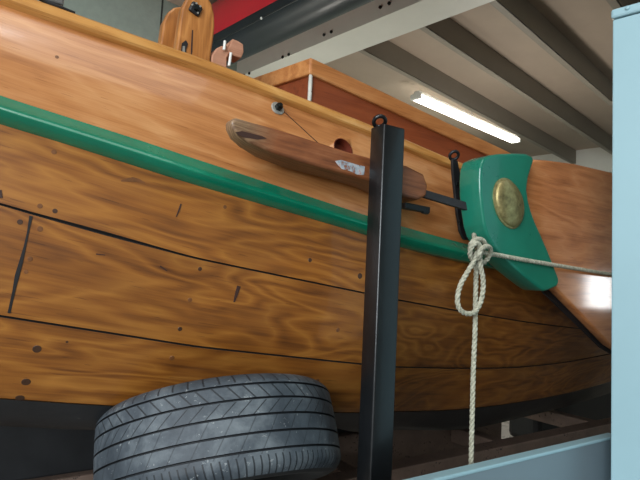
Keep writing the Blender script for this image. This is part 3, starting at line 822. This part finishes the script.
# steel beam with flanges
uA = toB(onZ(345, 32.5, ZBEAM)).x; uBm = toB(onZ(426, 26, ZBEAM)).x
fw_ = max(.2, uBm-uA)
bm = boxbm(B(uA+fw_/2, 0, ZBEAM+.008), BU, BV, EZ, fw_, 10.2, .016)
boxbm(B(uA+.008, 0, ZBEAM+.30), BU, BV, EZ, .016, 10.2, .57, bm)
boxbm(B(uA+fw_/2, 0, ZBEAM+.592), BU, BV, EZ, fw_, 10.2, .016, bm)
bmo = structure(link('trim_%d' % k, bm, M['beam'])); k += 1
for px, py in ((247, 74.5), (286, 56), (328, 33.5), (385, 5.5)):
    q = onPlane(px, py, B(uA, 0, 0), BU)
    for dv in (-.05, .05): link('bolt', disc(q+BV*dv, -BU, .017, .014, 6), M['bolt'], bmo)
zp = ZBEAM+.33
vps = [toB(onZ(x, y, zp)).y for x, y in ((473.6, 109), (527.5, 95), (551, 48))]
sp = (vps[0]-vps[2])/2
for i in range(0, 8):
    v = vps[0]-sp*i if i > 2 else vps[i]
    for (ua, ub) in ((uA+fw_/2+.01, U1_), (U0_, uA+fw_/2-.01)):
        bm = boxbm(B((ua+ub)/2, v, (zp+ZR)/2), BU, BV, EZ, ub-ua, .012, ZR-zp)
        boxbm(B((ua+ub)/2, v+.035, zp+.006), BU, BV, EZ, ub-ua, .08, .012, bm)
        structure(link('trim_%d' % k, bm, M['purlin'])); k += 1
# far cross beam
uf = toB(onZ(589, 163, zp-.02)).x
slab('trim_%d' % k, uf, uf+.25, V0_, V1_, zp-.25, ZR, M['beam']); k += 1

# ================================================================== fluorescent lights
def lamp(p0, p1, label, first=False):
    t = (p1-p0); L = t.length; t.normalize(); s = V((t.y, -t.x, 0)); c = (p0+p1)/2
    e = empty('fluorescent_light', c+V((0, 0, .09)), label, 'light')
    link('light_housing', boxbm(c+V((0, 0, .055)), t, s, EZ, L, .10, .07, None, .006), M['white'], e)
    link('diffuser', boxbm(c, t, s, EZ, L-.06, .17, .07, None, .025), M['lamp'], e)
    for q in (p0, p1): link('end_cap', boxbm(q+V((0, 0, .005)), t, s, EZ, .05, .175, .085, None, .01), M['white'], e)
    link('mount_rod', tube([c+V((0, 0, .08)), V((c.x, c.y, ZR))], .01, 8), M['bare'], e)
    return e
zl = zp+.02
pa = onZ(417, 98, zl); pb_ = onZ(515, 141, zl)
pa, pb_ = onZ(416, 97, zl), onZ(516, 141, zl)
lamp(pa, pb_, 'lit fluorescent strip light under the roof above the cabin', True)

def area(name, loc, target, sx, sy, power, col=(1, 1, 1)):
    l = bpy.data.lights.new(name, 'AREA'); l.shape = 'RECTANGLE'; l.size = sx; l.size_y = sy; l.energy = power; l.color = col
    o = bpy.data.objects.new(name, l); COL.objects.link(o); o.location = loc
    o.rotation_euler = (V(target)-V(loc)).to_track_quat('-Z', 'Y').to_euler(); return o
area('daylight_door', B(-4.3, -1.2, 2.7), B(.8, .7, 1.3), 3.0, 2.6, 300, (.90, .96, 1))
def mirrored(px, py, z):
    h = hull(px, py); d = ray(px, py).normalized(); r = d-2*d.dot(h[1])*h[1]
    return h[0]+r*((z-h[0].z)/r.z)
q = mirrored(110, 62, 4.05)
area('roof_light', q, V((q.x, q.y, 0)), 1.5, 1.6, 14, (1, .98, .95))
q = mirrored(0, 34, 4.05)
area('roof_lamp', q, V((q.x, q.y, 0)), .16, .3, 9, (1, .98, .95))
for i, (u, v, z, p) in enumerate(((6.5, 3.2, 2.0, 100), (3.2, 4.2, 1.9, 30), (1.6, 4.3, 1.7, 60))):  # unseen fill points added behind the boat to brighten roof and wall
    l = bpy.data.lights.new('added_fill', 'POINT'); l.energy = p; l.shadow_soft_size = .25; l.color = (1, .95, .86)
    o = bpy.data.objects.new('added_fill', l); COL.objects.link(o); o.location = B(u, v, z)
# a small window in the front wall, mirrored in the leeboard varnish
wp = onY(599, 291, .95); wd = ray(599, 291); wd = V((wd.x, -wd.y, wd.z))
tt = (-4.8-toB(wp).y)/toB(wd).y
wl = wp+wd*tt
area('front_window', wl, wp, .42, .62, 15, (.97, .99, 1))

w = bpy.data.worlds.new('World'); SC.world = w; w.use_nodes = True
wn, wlk = w.node_tree.nodes, w.node_tree.links
bg = wn['Background']; bg.inputs[1].default_value = 1.2
tcw = wn.new('ShaderNodeTexCoord'); sep = wn.new('ShaderNodeSeparateXYZ'); wlk.new(tcw.outputs['Generated'], sep.inputs[0])
rw = wn.new('ShaderNodeValToRGB'); wlk.new(sep.outputs[2], rw.inputs[0])
rw.color_ramp.elements[0].position = 0; rw.color_ramp.elements[0].color = (.22, .21, .2, 1)
rw.color_ramp.elements[1].position = .05; rw.color_ramp.elements[1].color = (.82, .91, 1, 1)
wlk.new(rw.outputs[0], bg.inputs[0])
vs_ = SC.view_settings
vs_.view_transform = 'Standard'; vs_.look = 'None'; vs_.gamma = 1; vs_.use_curve_mapping = False; vs_.exposure = 0.2
